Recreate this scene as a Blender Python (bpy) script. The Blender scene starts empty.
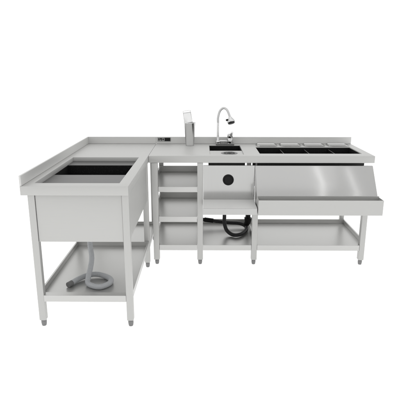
import bpy, bmesh, math, random
from mathutils import Vector, Matrix
random.seed(4)
S = bpy.context.scene
COL = S.collection

# ---------------------------------------------------------------- camera
cd = bpy.data.cameras.new("camera")
cam = bpy.data.objects.new("camera", cd)
COL.objects.link(cam)
cam.location = (0.9816, -3.5825, 1.5314)
cam.rotation_euler = (math.pi/2 - 0.2672, 0.0, 0.0088)
cd.sensor_width = 36.0
cd.lens = 36.0*473.718/400.0
cd.clip_start = 0.05
cd.clip_end = 400
S.camera = cam

# ---------------------------------------------------------------- studio surround
W = bpy.data.worlds.new("World")
S.world = W
W.use_nodes = True
nt = W.node_tree
nt.nodes.clear()
out = nt.nodes.new('ShaderNodeOutputWorld')
bg = nt.nodes.new('ShaderNodeBackground')
tc = nt.nodes.new('ShaderNodeTexCoord')
sep = nt.nodes.new('ShaderNodeSeparateXYZ')
mr = nt.nodes.new('ShaderNodeMapRange')
mr.inputs['From Min'].default_value = -0.75     # behind the camera: the dimmer room
mr.inputs['From Max'].default_value = 0.35      # behind the table: the lit white sweep
mr.inputs['To Min'].default_value = 0.90
mr.inputs['To Max'].default_value = 1.12
nt.links.new(tc.outputs['Generated'], sep.inputs[0])
nt.links.new(sep.outputs['Y'], mr.inputs['Value'])
bg.inputs['Color'].default_value = (1, 1, 0.995, 1)
# below the horizon: glow added under the translucent white floor to wash out shadows
lo_ = nt.nodes.new('ShaderNodeMapRange')
lo_.inputs['From Min'].default_value = -0.06; lo_.inputs['From Max'].default_value = -0.01
lo_.inputs['To Min'].default_value = 1.75; lo_.inputs['To Max'].default_value = 0.0
nt.links.new(sep.outputs['Z'], lo_.inputs['Value'])
mxm = nt.nodes.new('ShaderNodeMath'); mxm.operation = 'MAXIMUM'
nt.links.new(mr.outputs[0], mxm.inputs[0]); nt.links.new(lo_.outputs[0], mxm.inputs[1])
nt.links.new(mxm.outputs[0], bg.inputs['Strength'])
nt.links.new(bg.outputs[0], out.inputs[0])

def area(name, loc, target, size, size_y, power):
    d = bpy.data.lights.new(name, 'AREA')
    d.shape = 'RECTANGLE'
    d.size = size; d.size_y = size_y; d.energy = power
    o = bpy.data.objects.new(name, d)
    COL.objects.link(o)
    o.location = loc
    o.rotation_euler = (Vector(target)-Vector(loc)).to_track_quat('-Z', 'Y').to_euler()
    return o
area("overhead_softbox", (1.0, -0.6, 4.6), (1.0, -0.2, 0), 5.0, 3.5, 12)
area("left_softbox", (-3.2, -3.6, 2.6), (0.8, 0, 0.6), 1.4, 2.4, 12)

def strip(name, X, width, radiance, t=3.3, length=1.5):
    """narrow upright lamp, added to mirror a streak in the sloped steel front at abscissa X"""
    n = Vector((0, -.79, .61)).normalized(); pts = []
    for p in (Vector((X, 0, .82)), Vector((X, -.16, .62))):
        d = (p-cam.location).normalized()
        pts.append(p+(d-2*d.dot(n)*n)*t)
    c = (pts[0]+pts[1])/2; y = (pts[0]-pts[1]).normalized()
    z = (c-Vector((X, -.08, .72))).normalized()
    z = (z-y*z.dot(y)).normalized(); x = y.cross(z)
    o = area(name, c, (0, 0, 0), width, length, radiance*math.pi*width*length)
    o.rotation_euler = Matrix((x, y, z)).transposed().to_euler()
strip("streak_light", 1.885, .06, 2.7)  # added lamps, placed only to throw streaks on the sloped front
strip("streak_light", 2.42, .06, 2.4)
S.view_settings.view_transform = 'Standard'
S.view_settings.look = 'None'
S.view_settings.exposure = 0.0
S.view_settings.gamma = 1.0
S.render.engine = 'CYCLES'
S.render.resolution_x = 1024
S.render.resolution_y = 1024

# ---------------------------------------------------------------- materials
def mat(name, col, metallic=0.0, rough=0.5, **kw):
    m = bpy.data.materials.new(name)
    m.use_nodes = True
    b = m.node_tree.nodes['Principled BSDF']
    if not metallic: b.inputs['Specular IOR Level'].default_value = .15
    b.inputs['Base Color'].default_value = (*col, 1)
    b.inputs['Metallic'].default_value = metallic
    b.inputs['Roughness'].default_value = rough
    for k, v in kw.items():
        b.inputs[k].default_value = v
    return m

def brushed(name, col, rough, stretch, bump=0.10, spread=0.10, tone=0.06, metallic=.5):
    """steel sheet: fine grain lines along one axis, broad faint waves of the sheet"""
    m = mat(name, col, metallic, rough)
    t = m.node_tree; N = t.nodes; L = t.links
    b = N['Principled BSDF']
    tcn = N.new('ShaderNodeTexCoord')
    mp = N.new('ShaderNodeMapping'); mp.inputs['Scale'].default_value = stretch
    n = N.new('ShaderNodeTexNoise'); n.inputs['Scale'].default_value = 1.0
    n.inputs['Detail'].default_value = 4; n.inputs['Roughness'].default_value = .65
    L.new(tcn.outputs['Object'], mp.inputs[0]); L.new(mp.outputs[0], n.inputs['Vector'])
    r = N.new('ShaderNodeMapRange')
    r.inputs['From Min'].default_value = .3; r.inputs['From Max'].default_value = .7
    r.inputs['To Min'].default_value = rough-spread; r.inputs['To Max'].default_value = rough+spread
    L.new(n.outputs['Fac'], r.inputs['Value']); L.new(r.outputs[0], b.inputs['Roughness'])
    r2 = N.new('ShaderNodeMapRange')
    r2.inputs['From Min'].default_value = .3; r2.inputs['From Max'].default_value = .7
    r2.inputs['To Min'].default_value = 1-tone; r2.inputs['To Max'].default_value = 1+tone
    L.new(n.outputs['Fac'], r2.inputs['Value'])
    mx = N.new('ShaderNodeVectorMath'); mx.operation = 'SCALE'
    mx.inputs[0].default_value = col
    L.new(r2.outputs[0], mx.inputs['Scale']); L.new(mx.outputs[0], b.inputs['Base Color'])
    w = N.new('ShaderNodeTexNoise'); w.inputs['Scale'].default_value = 3.0; w.inputs['Detail'].default_value = 1
    L.new(tcn.outputs['Object'], w.inputs['Vector'])
    bp1 = N.new('ShaderNodeBump'); bp1.inputs['Strength'].default_value = bump; bp1.inputs['Distance'].default_value = .0006
    bp2 = N.new('ShaderNodeBump'); bp2.inputs['Strength'].default_value = .25; bp2.inputs['Distance'].default_value = .006
    L.new(w.outputs['Fac'], bp2.inputs['Height'])
    L.new(n.outputs['Fac'], bp1.inputs['Height']); L.new(bp2.outputs[0], bp1.inputs['Normal'])
    L.new(bp1.outputs[0], b.inputs['Normal'])
    return m

ST = (.50, .50, .49)
M = {}
M['steel_x'] = brushed('steel_grain_across', ST, .50, (4, 420, 420), bump=.06, tone=.04)
M['steel_y'] = brushed('steel_grain_lengthwise', ST, .50, (420, 4, 420), bump=.06, tone=.04)
M['steel_z'] = brushed('steel_grain_upright', ST, .50, (420, 420, 4), bump=.06, tone=.04)
M['panel'] = brushed('polished_steel_panel', (.45, .45, .445), .16, (420, 420, 3), bump=.0, spread=.03, tone=.03, metallic=.85)
M['shelf'] = brushed('satin_shelf_steel', (.54, .54, .53), .33, (4, 420, 420), bump=.02, spread=.03, tone=.02, metallic=.7)
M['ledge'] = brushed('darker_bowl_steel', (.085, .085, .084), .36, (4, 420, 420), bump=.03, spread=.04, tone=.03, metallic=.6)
M['chrome'] = mat('chrome', (.60, .60, .60), 1, .14, **{'Specular Tint': (.40, .40, .40, 1)})
M['cup'] = mat('polished_tumbler_steel', (.80, .80, .80), 1, .22, **{'Specular Tint': (.40, .40, .40, 1)})
M['strainer'] = mat('dark_strainer_steel', (.14, .14, .14), 1, .3)
M['pale_ledge'] = brushed('lightened_ledge_steel', (.74, .74, .73), .4, (4, 420, 420), bump=.03, spread=.04, tone=.02, metallic=.25)  # same steel, colour lifted for the light on the sink ledge
M['pan'] = brushed('bright_pan_steel', (.70, .70, .69), .3, (4, 420, 420), bump=.03, spread=.04, tone=.02, metallic=.5)
M['splash'] = brushed('lightened_splashback_steel', (.60, .60, .59), .45, (4, 420, 420), bump=.05, tone=.04, metallic=.25)  # same steel, lightened: the light on the splashback is in the colour
M['foot'] = mat('dull_foot_metal', (.22, .22, .22), .9, .4)
M['black'] = mat('steel_dark_reflection', (.006, .006, .006), 0, .5)
M['dark'] = mat('shaded_underside', (.06, .06, .06), 0, .6)  # shade below the worktop, put into the colour
M['rubber'] = mat('black_rubber', (.010, .010, .010), 0, .45)
M['grey_hose'] = mat('grey_plastic_hose', (.40, .41, .425), 0, .42)
M['black_hose'] = mat('black_plastic_hose', (.030, .030, .031), 0, .38)
M['spray_black'] = mat('black_spray_face', (.02, .02, .02), 0, .4)
M['socket'] = mat('pale_socket_plastic', (.30, .30, .295), 0, .4)
M['floor'] = mat('white_studio_floor', (.93, .93, .93), 0, .9)
t = M['floor'].node_tree
tr = t.nodes.new('ShaderNodeBsdfTranslucent'); tr.inputs[0].default_value = (.95, .95, .95, 1)  # translucency added so the underlight removes shadows
ms = t.nodes.new('ShaderNodeMixShader'); ms.inputs[0].default_value = .5
t.links.new(t.nodes['Principled BSDF'].outputs[0], ms.inputs[1]); t.links.new(tr.outputs[0], ms.inputs[2])
t.links.new(ms.outputs[0], t.nodes['Material Output'].inputs[0])
g = mat('mixing_glass_glass', (.80, .80, .80), 0, .12)
gb = g.node_tree.nodes['Principled BSDF']
gb.inputs['Specular IOR Level'].default_value = .5
gb.inputs['Transmission Weight'].default_value = 1.0
gb.inputs['IOR'].default_value = 1.45
M['glass'] = g
# dark reflection in the steel bowls, put into the colour, with pale specks
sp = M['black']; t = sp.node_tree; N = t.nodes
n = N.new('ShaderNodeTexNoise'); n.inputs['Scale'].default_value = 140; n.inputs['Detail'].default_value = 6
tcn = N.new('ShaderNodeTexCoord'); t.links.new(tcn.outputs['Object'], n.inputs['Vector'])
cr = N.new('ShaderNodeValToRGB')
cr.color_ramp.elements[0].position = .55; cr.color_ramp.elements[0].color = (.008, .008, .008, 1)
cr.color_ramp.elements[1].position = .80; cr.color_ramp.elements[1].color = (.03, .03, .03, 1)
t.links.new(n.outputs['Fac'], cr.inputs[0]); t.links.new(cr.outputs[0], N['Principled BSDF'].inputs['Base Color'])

# ---------------------------------------------------------------- helpers
def wloc(o):
    v = Vector((0, 0, 0))
    while o is not None:
        v += o.location; o = o.parent
    return v

def link(name, bm, m, parent=None, bevel=.0015, smooth=False, segs=2):
    """link a world-space bmesh as ONE object, origin at its own base centre"""
    if bevel:
        es = [e for e in bm.edges if len(e.link_faces) == 2 and e.calc_face_angle(0) > .6]
        if es:
            bmesh.ops.bevel(bm, geom=es, offset=bevel, segments=segs, profile=.6, affect='EDGES', clamp_overlap=True)
    bm.normal_update()
    lo = Vector([min(v.co[i] for v in bm.verts) for i in range(3)])
    hi = Vector([max(v.co[i] for v in bm.verts) for i in range(3)])
    c = Vector(((lo.x+hi.x)/2, (lo.y+hi.y)/2, lo.z))
    bmesh.ops.translate(bm, verts=bm.verts, vec=-c)
    me = bpy.data.meshes.new(name)
    bm.to_mesh(me); bm.free()
    me.materials.append(m)
    if smooth:
        for p in me.polygons: p.use_smooth = True
    o = bpy.data.objects.new(name, me)
    COL.objects.link(o)
    o.parent = parent
    o.location = c - wloc(parent)
    return o

def box(bm, x0, x1, y0, y1, z0, z1):
    r = bmesh.ops.create_cube(bm, size=1)
    for v in r['verts']:
        v.co = Vector((x0+(v.co.x+.5)*(x1-x0), y0+(v.co.y+.5)*(y1-y0), z0+(v.co.z+.5)*(z1-z0)))
    return r['verts']

def plate(bm, x0, x1, y0, y1, z0, z1, holes):
    """slab with rectangular through holes"""
    xs = sorted({x0, x1, *[h[0] for h in holes], *[h[1] for h in holes]})
    ys = sorted({y0, y1, *[h[2] for h in holes], *[h[3] for h in holes]})
    V = {}
    def v(x, y):
        if (x, y) not in V: V[(x, y)] = bm.verts.new((x, y, z1))
        return V[(x, y)]
    fs = []
    for i in range(len(xs)-1):
        for j in range(len(ys)-1):
            cx, cy = (xs[i]+xs[i+1])/2, (ys[j]+ys[j+1])/2
            if any(h[0] < cx < h[1] and h[2] < cy < h[3] for h in holes): continue
            fs.append(bm.faces.new([v(xs[i], ys[j]), v(xs[i+1], ys[j]), v(xs[i+1], ys[j+1]), v(xs[i], ys[j+1])]))
    r = bmesh.ops.extrude_face_region(bm, geom=fs)
    nv = [e for e in r['geom'] if isinstance(e, bmesh.types.BMVert)]
    for q in nv: q.co.z = z0
    bmesh.ops.recalc_face_normals(bm, faces=bm.faces[:])

def prism(bm, prof, x0, x1):
    """closed (y,z) outline swept along x"""
    a = [bm.verts.new((x0, y, z)) for y, z in prof]
    b = [bm.verts.new((x1, y, z)) for y, z in prof]
    k = len(prof)
    for i in range(k):
        bm.faces.new([a[i], a[(i+1) % k], b[(i+1) % k], b[i]])
    bm.faces.new(a[::-1]); bm.faces.new(b)
    bmesh.ops.recalc_face_normals(bm, faces=bm.faces[:])

def catmull(P, n=8):
    P = [Vector(p) for p in P]
    Q = [P[0]*2-P[1]] + P + [P[-1]*2-P[-2]]
    o = []
    for i in range(1, len(Q)-2):
        for k in range(n):
            t_ = k/n
            a, b, c, d = Q[i-1:i+3]
            o.append(.5*((2*b)+(c-a)*t_+(2*a-5*b+4*c-d)*t_*t_+(3*b-a-3*c+d)*t_**3))
    o.append(P[-1])
    return o

def tube(bm, path, rad, sides=20, rib=0, cap=True, radf=None):
    """swept tube, optional corrugation"""
    if rib:   # resample evenly for the ribs
        L = [0]
        for i in range(1, len(path)): L.append(L[-1]+(path[i]-path[i-1]).length)
        tot = L[-1]; st = rib/4; n_ = int(tot/st); new = []; j = 0
        for k in range(n_+1):
            s_ = tot*k/n_
            while j < len(L)-2 and L[j+1] < s_: j += 1
            f = (s_-L[j])/max(1e-9, L[j+1]-L[j])
            new.append(path[j].lerp(path[j+1], min(1, f)))
        path = new
    up = Vector((0, 0, 1)); rings = []; prev = None
    for i, p in enumerate(path):
        d = (path[min(i+1, len(path)-1)]-path[max(i-1, 0)]).normalized()
        if prev is None:
            a = d.orthogonal().normalized()
        else:
            a = (prev-d*prev.dot(d)).normalized()
        prev = a; b = d.cross(a)
        r = rad if radf is None else radf(i/(len(path)-1))
        if rib: r *= 1.0 if (i % 4) in (0, 1) else .94
        rings.append([bm.verts.new(p+(a*math.cos(2*math.pi*k/sides)+b*math.sin(2*math.pi*k/sides))*r) for k in range(sides)])
    for i in range(len(rings)-1):
        for k in range(sides):
            bm.faces.new([rings[i][k], rings[i][(k+1) % sides], rings[i+1][(k+1) % sides], rings[i+1][k]])
    if cap:
        bm.faces.new(rings[0][::-1]); bm.faces.new(rings[-1])
    bmesh.ops.recalc_face_normals(bm, faces=bm.faces[:])

def lathe(bm, prof, mtx=Matrix(), sides=40, closed=False):
    """(r,z) outline turned round z"""
    rings = []
    for r, z in prof:
        if r < 1e-6: rings.append([bm.verts.new(mtx @ Vector((0, 0, z)))])
        else: rings.append([bm.verts.new(mtx @ Vector((r*math.cos(2*math.pi*k/sides), r*math.sin(2*math.pi*k/sides), z))) for k in range(sides)])
    n_ = len(rings)
    for i in range(n_ if closed else n_-1):
        A, B = rings[i], rings[(i+1) % n_]
        for k in range(sides):
            k2 = (k+1) % sides
            if len(A) == 1 and len(B) == 1: break
            if len(A) == 1: bm.faces.new([A[0], B[k2], B[k]])
            elif len(B) == 1: bm.faces.new([A[k], A[k2], B[0]])
            else: bm.faces.new([A[k], A[k2], B[k2], B[k]])
    bmesh.ops.recalc_face_normals(bm, faces=bm.faces[:])

def T(x, y, z): return Matrix.Translation((x, y, z))

def thing(name, loc, label, cat):
    o = bpy.data.objects.new(name, None); COL.objects.link(o)
    o.location = loc; o['label'] = label; o['category'] = cat
    o.empty_display_size = .1
    return o

def autosmooth(o, ang=.6):
    me = o.data
    bm = bmesh.new(); bm.from_mesh(me)
    for e in bm.edges:
        e.smooth = not (len(e.link_faces) == 2 and e.calc_face_angle(0) > ang)
    for f in bm.faces: f.smooth = True
    bm.to_mesh(me); bm.free()

# ---------------------------------------------------------------- the white studio floor
bm = bmesh.new()
vs = [bm.verts.new(p) for p in ((-60, -60, .003), (60, -60, .003), (60, 60, .003), (-60, 60, .003))]
bm.faces.new(vs)
fl = link('floor', bm, M['floor'], bevel=0)
fl['kind'] = 'structure'

H, A = .90, .054
XL, XM, XR = -.061, .5535, 2.287
YL, YB = -.992, .635
U = .061

def leg(parent, x0, x1, y0, y1, z1):
    bm = bmesh.new()
    box(bm, x0, x1, y0, y1, .045, z1)
    o = link('leg', bm, M['steel_z'], parent, bevel=.004, segs=3)
    autosmooth(o)
    cx, cy = (x0+x1)/2, (y0+y1)/2
    bm = bmesh.new()
    lathe(bm, [(0, .003), (.0125, .003), (.0140, .006), (.0165, .022), (.0165, .036), (.0150, .038), (.0150, .0445), (0, .0445)], T(cx, cy, 0), 24)
    f = link('foot', bm, M['foot'], o, bevel=0); autosmooth(f)
    return o

def tray(bm, x0, x1, y0, y1, zs, fl_h, left=True, right=True, back=True, th=.004, ft=.012):
    """shelf sheet with upturned edges"""
    box(bm, x0, x1, y0, y1, zs-th, zs)
    e = .0008
    if left: box(bm, x0, x0+ft, y0+e, y1-ft-e, zs+.0002, zs+fl_h)
    if right: box(bm, x1-ft, x1, y0+e, y1-ft-e, zs+.0002, zs+fl_h)
    if back: box(bm, x0+e, x1-e, y1-ft, y1, zs+.0002, zs+fl_h+.0005)

# ================================================================ LEFT: sink table running towards the camera
ta = thing('sink_table', (.25, -.2, 0), 'left stainless steel table with the long double sink basin, running forward to the camera', 'sink table')
bm = bmesh.new()
LO = (-.006, .490, -.908, -.060)
plate(bm, XL, XM, YL, YB, H-A, H, [LO])
wt = link('worktop', bm, M['steel_y'], ta, bevel=.003); autosmooth(wt)
bm = bmesh.new(); box(bm, XL, XL+.011, YL, YB-.0115, H+.0005, H+U)
o = link('splashback', bm, M['splash'], wt, bevel=.0025)
bm = bmesh.new(); box(bm, XL, XM, YB-.011, YB, H+.0005, H+U)
o = link('splashback', bm, M['splash'], wt, bevel=.0025)

# basin: outer skin, divider between two bowls, floor
zt, zb = H-A-.001, .554
bm = bmesh.new()
BW = (-.006, .490, -.548, -.222)                  # the deep bowl in the middle
plate(bm, -.030, .541, -.930, -.0375, zb+.004, zt, [BW])
box(bm, .0125, .5092, -.966, -.9305, zb+.004, zt)
box(bm, -.029, .540, -.929, -.038, zb, zb+.0035)
ba = link('sink_basin', bm, M['steel_x'], ta, bevel=.002); autosmooth(ba)
for y0, y1 in ((-.9075, BW[2]-.0005), (BW[3]+.0005, -.0605)):
    bm = bmesh.new()
    box(bm, -.0055, .4895, y0, y1, zt+.001, .870)
    link('drain_ledge', bm, M['ledge'], ba, bevel=.002)
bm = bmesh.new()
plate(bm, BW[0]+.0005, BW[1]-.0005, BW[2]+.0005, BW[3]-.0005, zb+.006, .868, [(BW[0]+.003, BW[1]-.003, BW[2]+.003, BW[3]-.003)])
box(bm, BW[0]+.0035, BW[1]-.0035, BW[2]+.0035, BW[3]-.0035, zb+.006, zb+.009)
o = link('bowl_dark_reflection', bm, M['black'], ba, bevel=0)  # thin added skin, black for the steel's dark reflection
o['label'] = 'walls of the deep middle bowl, coloured black for the dark reflection in the steel'
# two drain fittings under the basin
for x, y in ((.222, -.56), (.29, -.30)):
    bm = bmesh.new()
    lathe(bm, [(0, zb-.001), (.045, zb-.001), (.045, zb-.010), (.030, zb-.014), (.026, zb-.040), (0, zb-.040)], T(x, y, 0), 28)
    o = link('drain', bm, M['foot'], ba, bevel=0); autosmooth(o)

# lower shelf
ZS = .192
bm = bmesh.new()
tray(bm, -.026, .549, -.925, -.062, ZS, .036)
box(bm, .0095, .5095, -.9715, -.926, ZS-.020, ZS+.022)
o = link('lower_shelf', bm, M['shelf'], ta, bevel=.0015)
# corner shelf behind it
bm = bmesh.new()
tray(bm, -.026, .549, -.015, .560, .165, .028)
o = link('corner_shelf', bm, M['shelf'], ta, bevel=.0015)
for (x, y) in ((-.030, -.972), (.510, -.972), (-.030, -.0605), (.510, -.0605), (-.030, .565), (.500, .565)):
    leg(ta, x, x+.040, y, y+.040, H-A-.001)

# grey drain hose looping on the shelf
pts = [(.222, -.56, .530), (.220, -.565, .47), (.212, -.58, .407), (.233, -.64, .330), (.234, -.69, .280), (.231, -.745, .240), (.236, -.790, .212), (.278, -.83, .210),
       (.328, -.842, .210), (.371, -.798, .210), (.375, -.74, .210), (.334, -.688, .210), (.269, -.664, .216), (.213, -.679, .217), (.165, -.725, .213), (.120, -.810, .2105)]
bm = bmesh.new(); tube(bm, catmull(pts, 10), .0175, 22, rib=.010)
o = link('drain_hose', bm, M['grey_hose'], ta, bevel=0); autosmooth(o, 1.2)
ho = o
a_, b_ = Vector(pts[-2]), Vector(pts[-1]); d_ = (b_-a_).normalized()
bm = bmesh.new(); tube(bm, [b_-d_*.026, b_+d_*.010], .0180, 24)
o = link('hose_cuff', bm, mat('dark_grey_cuff', (.16, .16, .16), 0, .5), ho, bevel=.001); autosmooth(o)

# ================================================================ RIGHT: bar station
tb = thing('bar_station', (1.42, .3, 0), 'right stainless steel bar station with tap, small sink, open shelves, ice bin and bottle rail', 'bar station')
bm = bmesh.new()
SH = (1.026, 1.292, .072, .551)
IH = (1.420, 2.222, .112, .449)
PW, PX = .166, [1.523, 1.7283, 1.9336, 2.139]
PH = [(x-PW/2+.008, x+PW/2-.008, .470, .586) for x in PX]
plate(bm, XM+.0015, XR, 0, YB, H-A, H, [SH, IH]+PH)
wt = link('worktop', bm, M['steel_x'], tb, bevel=.003); autosmooth(wt)
bm = bmesh.new(); box(bm, XM+.0006, XR, YB-.011, YB, H+.0005, H+U)
sb = link('splashback', bm, M['splash'], wt, bevel=.0025)

# power socket let into the splashback
bm = bmesh.new(); box(bm, .566, .684, YB-.0165, YB-.0115, .921, .9565)
so = link('power_socket', bm, M['socket'], tb, bevel=.0015)
bm = bmesh.new()
box(bm, .630, .680, YB-.0195, YB-.0166, .9245, .953)
link('socket_insert', bm, M['rubber'], so, bevel=.001)
bm = bmesh.new()
box(bm, .576, .584, YB-.0185, YB-.0166, .930, .950)
box(bm, .590, .606, YB-.0185, YB-.0166, .938, .950)
box(bm, .598, .604, YB-.0185, YB-.0166, .928, .9365)
box(bm, .612, .622, YB-.0185, YB-.0166, .933, .947)
link('switch_keys', bm, M['rubber'], so, bevel=.0006)

# small sink bowl with strainer
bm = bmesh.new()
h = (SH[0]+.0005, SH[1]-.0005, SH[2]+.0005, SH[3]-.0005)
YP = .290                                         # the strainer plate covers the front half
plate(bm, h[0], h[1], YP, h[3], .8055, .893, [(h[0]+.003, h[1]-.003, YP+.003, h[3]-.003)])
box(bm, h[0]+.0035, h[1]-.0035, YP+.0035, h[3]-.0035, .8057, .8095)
bo = link('sink_bowl', bm, M['black'], tb, bevel=0)  # steel bowl, its dark reflection painted in as black
bm = bmesh.new()
box(bm, h[0], h[1], h[2], YP-.001, .888, .8925)
fo = link('strainer_plate', bm, M['steel_y'], bo, bevel=.0008)
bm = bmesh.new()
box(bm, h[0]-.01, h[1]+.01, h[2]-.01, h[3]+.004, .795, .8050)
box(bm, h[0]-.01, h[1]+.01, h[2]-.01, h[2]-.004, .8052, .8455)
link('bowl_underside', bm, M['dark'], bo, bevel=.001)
DC = (1.183, .173); zd = .8925
bm = bmesh.new()
lathe(bm, [(0, zd+.0003), (.064, zd+.0003), (.066, zd+.0022), (.060, zd+.0032), (.052, zd+.0012), (0, zd+.0010)], T(DC[0], DC[1], 0), 48)
dr = link('strainer', bm, M['strainer'], bo, bevel=0); autosmooth(dr)
bm = bmesh.new()
for k in range(12):
    a = 2*math.pi*k/12
    lathe(bm, [(0, zd+.0022), (.0085, zd+.0022), (.0085, zd+.0013), (0, zd+.0013)], T(DC[0]+.038*math.cos(a), DC[1]+.038*math.sin(a), 0), 12)
lathe(bm, [(0, zd+.0024), (.018, zd+.0024), (.018, zd+.0013), (0, zd+.0013)], T(DC[0], DC[1], 0), 20)
link('strainer_holes', bm, M['rubber'], dr, bevel=0)

# ice bin (inside coloured black for a dark reflection, with two steel dividers), sloped steel front
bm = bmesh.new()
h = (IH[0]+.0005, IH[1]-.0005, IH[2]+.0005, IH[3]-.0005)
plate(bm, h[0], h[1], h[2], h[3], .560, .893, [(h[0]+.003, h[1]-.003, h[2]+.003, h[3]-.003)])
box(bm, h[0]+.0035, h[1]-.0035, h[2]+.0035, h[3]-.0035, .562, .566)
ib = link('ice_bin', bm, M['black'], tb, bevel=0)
bm = bmesh.new()
prism(bm, [(0.004, .824), (-.160, .618), (-.160, .515), (.455, .515), (.455, .550), (.020, .550), (.020, .824)], 1.3765, 2.277)
o = link('sloped_front', bm, M['panel'], ib, bevel=.002); autosmooth(o)
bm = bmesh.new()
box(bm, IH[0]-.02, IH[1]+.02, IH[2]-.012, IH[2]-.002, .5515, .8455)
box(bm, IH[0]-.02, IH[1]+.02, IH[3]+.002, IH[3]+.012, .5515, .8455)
link('bin_shaded_outside', bm, M['dark'], ib, bevel=.001)  # outside of the bin, darkened for the shade there
for x in (1.626, 1.831, 2.036):
    bm = bmesh.new()
    box(bm, x-.002, x+.002, IH[2]+.005, IH[3]-.005, .568, .882)
    o = link('bin_divider', bm, M['strainer'], ib, bevel=.0008)
# four condiment pans along the back of the bin
proto = None
for i, x in enumerate(PX):
    if proto is None:
        bm = bmesh.new()
        def rr(wx, wy, r, z, n=6):
            o_ = []
            for cx, cy, a0 in ((wx-r, wy-r, 0), (-wx+r, wy-r, 90), (-wx+r, -wy+r, 180), (wx-r, -wy+r, 270)):
                for k in range(n+1):
                    a = math.radians(a0+90*k/n)
                    o_.append(bm.verts.new((x+cx+r*math.cos(a), .528+cy+r*math.sin(a), z)))
            return o_
        loops = [rr(.087, .070, .03, H+.0005), rr(.088, .071, .031, H+.0045), rr(.086, .069, .03, H+.0060), rr(.079, .062, .026, H+.0060), rr(.0740, .057, .024, H+.003),
                 rr(.0725, .0555, .024, .78), rr(.062, .045, .02, .765)]
        for a, b in zip(loops, loops[1:]):
            for k in range(len(a)):
                bm.faces.new([a[k], a[(k+1) % len(a)], b[(k+1) % len(a)], b[k]])
        bm.faces.new(loops[-1])
        bmesh.ops.recalc_face_normals(bm, faces=bm.faces[:])
        bmesh.ops.reverse_faces(bm, faces=bm.faces[:])
        proto = link('condiment_pan', bm, M['pan'], tb, bevel=0); autosmooth(proto, .9)
        bm = bmesh.new()
        loops = [rr(.0885, .0715, .031, H+.0048), rr(.0885, .0715, .031, H+.0090), rr(.0850, .068, .029, H+.0105), rr(.0800, .063, .026, H+.0095), rr(.0785, .0615, .026, H+.0050)]
        for a, b in zip(loops, loops[1:]):
            for k in range(len(a)):
                bm.faces.new([a[k], a[(k+1) % len(a)], b[(k+1) % len(a)], b[k]])
        bmesh.ops.recalc_face_normals(bm, faces=bm.faces[:])
        rim = link('pan_rim', bm, M['cup'], proto, bevel=0); autosmooth(rim, .9)
    else:
        c = proto.copy(); COL.objects.link(c); c.parent = tb
        c.location.x = proto.location.x + (x-PX[0])
        rc = rim.copy(); COL.objects.link(rc); rc.parent = c

# bottle rail in front of the bin
x0, x1, y0, y1 = 1.3775, 2.2865, -.262, -.164
bm = bmesh.new()
box(bm, x0, x1, y0, y0+.004, .506, .620)
box(bm, x0+.001, x1-.001, y0+.0045, y1, .506, .510)
box(bm, x0+.001, x1-.001, y1-.0015, y1+.002, .5105, .628)
box(bm, x0+.001, x0+.004, y0+.0045, y1-.002, .5105, .6195)
box(bm, x1-.004, x1-.001, y0+.0045, y1-.002, .5105, .6195)
link('bottle_rail', bm, M['steel_x'], tb, bevel=.0012)

# sink front: upright panel with black plug, projecting ledge with turned-down lip
bm = bmesh.new()
x0, x1 = .975, 1.3715
box(bm, x0, x1, 0.000, .012, .5565, .826)
LB = bmesh.new(); box(LB, x0+.0005, x1-.0005, -.2502, .012, .551, .5562)
box(bm, x0, x1, -.2535, -.2505, .507, .5555)
box(bm, x1-.003, x1, -.250, .012, .507, .5505)
box(bm, x0, x0+.003, -.250, .012, .507, .5505)
sf = link('sink_front', bm, M['panel'], tb, bevel=.0015)
link('sink_ledge', LB, M['pale_ledge'], sf, bevel=.001)
bm = bmesh.new()
R = Matrix.Translation((1.169, 0, .713)) @ Matrix.Rotation(math.pi/2, 4, 'X')
lathe(bm, [(0, .004), (.030, .004), (.034, .009), (.041, .009), (.043, .005), (.043, .0005), (0, .0005)], R, 40)
o = link('plug', bm, M['rubber'], sf, bevel=0); autosmooth(o)

# three shelves at the left, one long shelf at the bottom
for z1, hh in ((.655, .042), (.412, .045)):
    bm = bmesh.new()
    tray(bm, .580, .972, .0525, .600, z1-.004, .055)
    box(bm, .6235, .927, .0065, .052, z1-hh, z1)
    link('shelf', bm, M['shelf'], tb, bevel=.0015)
bm = bmesh.new()
tray(bm, .580, 2.277, .0525, .600, .168, .038)
for a, b in ((.6235, .927), (.9745, 1.3635), (1.4105, 2.2325)):
    box(bm, a, b, .0065, .052, .127, .1725)
box(bm, 1.386, 1.392, .053, .587, .1683, .200)
link('lower_shelf', bm, M['shelf'], tb, bevel=.0015)
for x0, x1 in ((.576, .622), (.9285, .9735), (1.3650, 1.4095), (2.2340, 2.2760)):
    leg(tb, x0, x1, .005, .050, H-A-.001 if x0 < 1 else .505)
    xr = x0
    leg(tb, xr, xr+.040, .601+.001, .633, H-A-.001)

# black waste hose under the small sink
M['trap'] = M['rubber']
pts = [(1.157, .300, .55), (1.157, .302, .42), (1.157, .300, .327), (1.157, .285, .270), (1.174, .262, .216), (1.211, .228, .190), (1.252, .203, .188), (1.306, .241, .188),
       (1.352, .350, .190), (1.350, .430, .195), (1.300, .470, .205), (1.200, .470, .212), (1.090, .480, .222), (1.010, .490, .232), (.93, .495, .235)]
bm = bmesh.new(); tube(bm, catmull(pts, 10), .0165, 22, rib=.010)
hb = link('drain_hose', bm, M['black_hose'], tb, bevel=0); autosmooth(hb, 1.2)
bm = bmesh.new(); tube(bm, [Vector((1.065, .4825, .2255)), Vector((.985, .4915, .2335))], .0205, 24)
o = link('hose_cuff', bm, M['rubber'], hb, bevel=.001); autosmooth(o)
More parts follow.
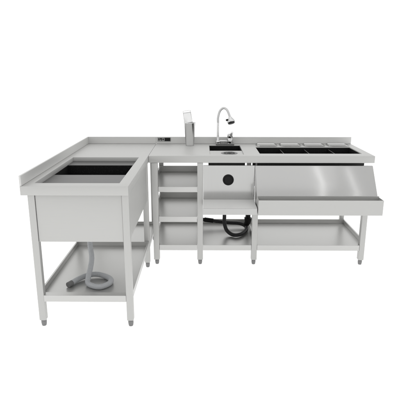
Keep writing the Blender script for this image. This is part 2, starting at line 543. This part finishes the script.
# dark trap hanging behind the third leg
bm = bmesh.new()
tube(bm, [Vector((1.372, .42, .512)), Vector((1.372, .42, .26))], .020, 20)
tube(bm, catmull([(1.372, .42, .275), (1.368, .42, .235), (1.350, .43, .205)], 6), .030, 20, radf=lambda u: .034-.012*u)
o = link('waste_trap', bm, M['rubber'], tb, bevel=0); autosmooth(o)

# ---------------------------------------------------------------- tap
fa = bpy.data.objects.new('faucet', None); COL.objects.link(fa); fa.parent = tb
fa.location = Vector((1.155, .57, H)) - tb.location
bm = bmesh.new()
Y = .572
box(bm, 1.085, 1.245, Y-.028, Y+.026, H+.0006, H+.012)
lathe(bm, [(0, H+.0125), (.022, H+.0125), (.022, H+.030), (.016, H+.036), (.014, H+.060), (.010, H+.064), (0, H+.064)], T(1.103, Y, 0), 28)
lathe(bm, [(0, H+.0125), (.025, H+.0125), (.025, H+.050), (.021, H+.060), (.024, H+.066), (.024, H+.086), (.018, H+.094), (0, H+.095)], T(1.208, Y, 0), 28)
tube(bm, [Vector((1.104, Y, H+.030)), Vector((1.206, Y, H+.030))], .012, 18)
o = link('tap_body', bm, M['chrome'], fa, bevel=.002); autosmooth(o)
bm = bmesh.new()
tube(bm, catmull([(1.208, Y-.01, H+.078), (1.218, Y-.03, H+.098), (1.224, Y-.045, H+.112)], 6), .007, 14, radf=lambda u: .0085+.002*u)
o = link('tap_handle', bm, M['chrome'], fa, bevel=0); autosmooth(o)
bm = bmesh.new(); tube(bm, [Vector((1.102, Y, H+.064)), Vector((1.102, Y, H+.195))], .0105, 18, rib=.008)
o = link('riser', bm, M['cup'], fa, bevel=0); autosmooth(o, 1.2)
bm = bmesh.new()
P = [(1.102, Y, H+.1955), (1.102, Y, H+.235), (1.113, Y-.002, H+.282), (1.128, Y-.006, H+.306), (1.148, Y-.012, H+.318), (1.168, Y-.024, H+.312), (1.183, Y-.036, H+.294), (1.196, Y-.048, H+.262), (1.203, Y-.055, H+.240)]
tube(bm, catmull(P, 10), .0105, 20)
o = link('spout', bm, mat('satin_spout_hose', (.55, .55, .55), .7, .35), fa, bevel=0); autosmooth(o)
# spray head
d = (Vector(P[-1])-Vector(P[-2])).normalized()
d = Vector((.26, -.42, -1)).normalized()
q = d.to_track_quat('Z', 'Y').to_matrix().to_4x4()
mt = Matrix.Translation(Vector(P[-1])-d*.006) @ q
bm = bmesh.new()
lathe(bm, [(0, 0), (.0135, 0), (.016, .008), (.023, .020), (.030, .032), (.0325, .040), (.0325, .048), (.030, .050), (0, .050)], mt, 32)
sh = link('spray_head', bm, M['chrome'], fa, bevel=0); autosmooth(sh)
bm = bmesh.new()
lathe(bm, [(0, .0505), (.029, .0505), (.0285, .058), (.022, .060), (0, .060)], mt, 32)
lathe(bm, [(0, 0), (.009, 0), (.009, .014), (0, .014)], mt @ T(-.020, -.014, .018) @ Matrix.Rotation(-1.3, 4, 'Y'), 16)
o = link('spray_face', bm, M['spray_black'], fa, bevel=0); autosmooth(o)

# ================================================================ Boston shaker: steel tin with an upturned glass in it
CX, CY = .8565, .530
bm = bmesh.new()
lathe(bm, [(0, H+.003), (.033, H+.001), (.0350, H+.004), (.0485, H+.192), (.0500, H+.1935), (.0506, H+.196), (.0498, H+.198), (.0482, H+.1975), (.0470, H+.192),
           (.0315, H+.008), (0, H+.006)], T(CX, CY, 0), 48)
o = link('shaker_tin', bm, M['cup'], None, bevel=0); autosmooth(o, .9)
o['label'] = 'tapered steel cocktail shaker tin standing on the worktop left of the tap'; o['category'] = 'shaker tin'
ax = Vector((-.145, .0, 1)).normalized()
q = ax.to_track_quat('Z', 'Y').to_matrix().to_4x4()
mt = Matrix.Translation((CX-.004, CY, H+.150)) @ q
bm = bmesh.new()
lathe(bm, [(.0375, 0), (.0390, .002), (.0340, .145), (.0325, .150), (0, .150), (0, .134), (.0300, .132), (.0365, .003)][:-1]+[(.0365, 0.0)], mt, 40, closed=False)
bmesh.ops.remove_doubles(bm, verts=bm.verts, dist=1e-6)
# close the rim ring
es = [e for e in bm.edges if len(e.link_faces) == 1]
if es: bmesh.ops.bridge_loops(bm, edges=es)
bmesh.ops.recalc_face_normals(bm, faces=bm.faces[:])
o = link('mixing_glass', bm, M['glass'], None, bevel=0); autosmooth(o, .9)
o['label'] = 'clear mixing glass upturned in the steel shaker tin, leaning left'; o['category'] = 'mixing glass'

bpy.context.view_layer.update()
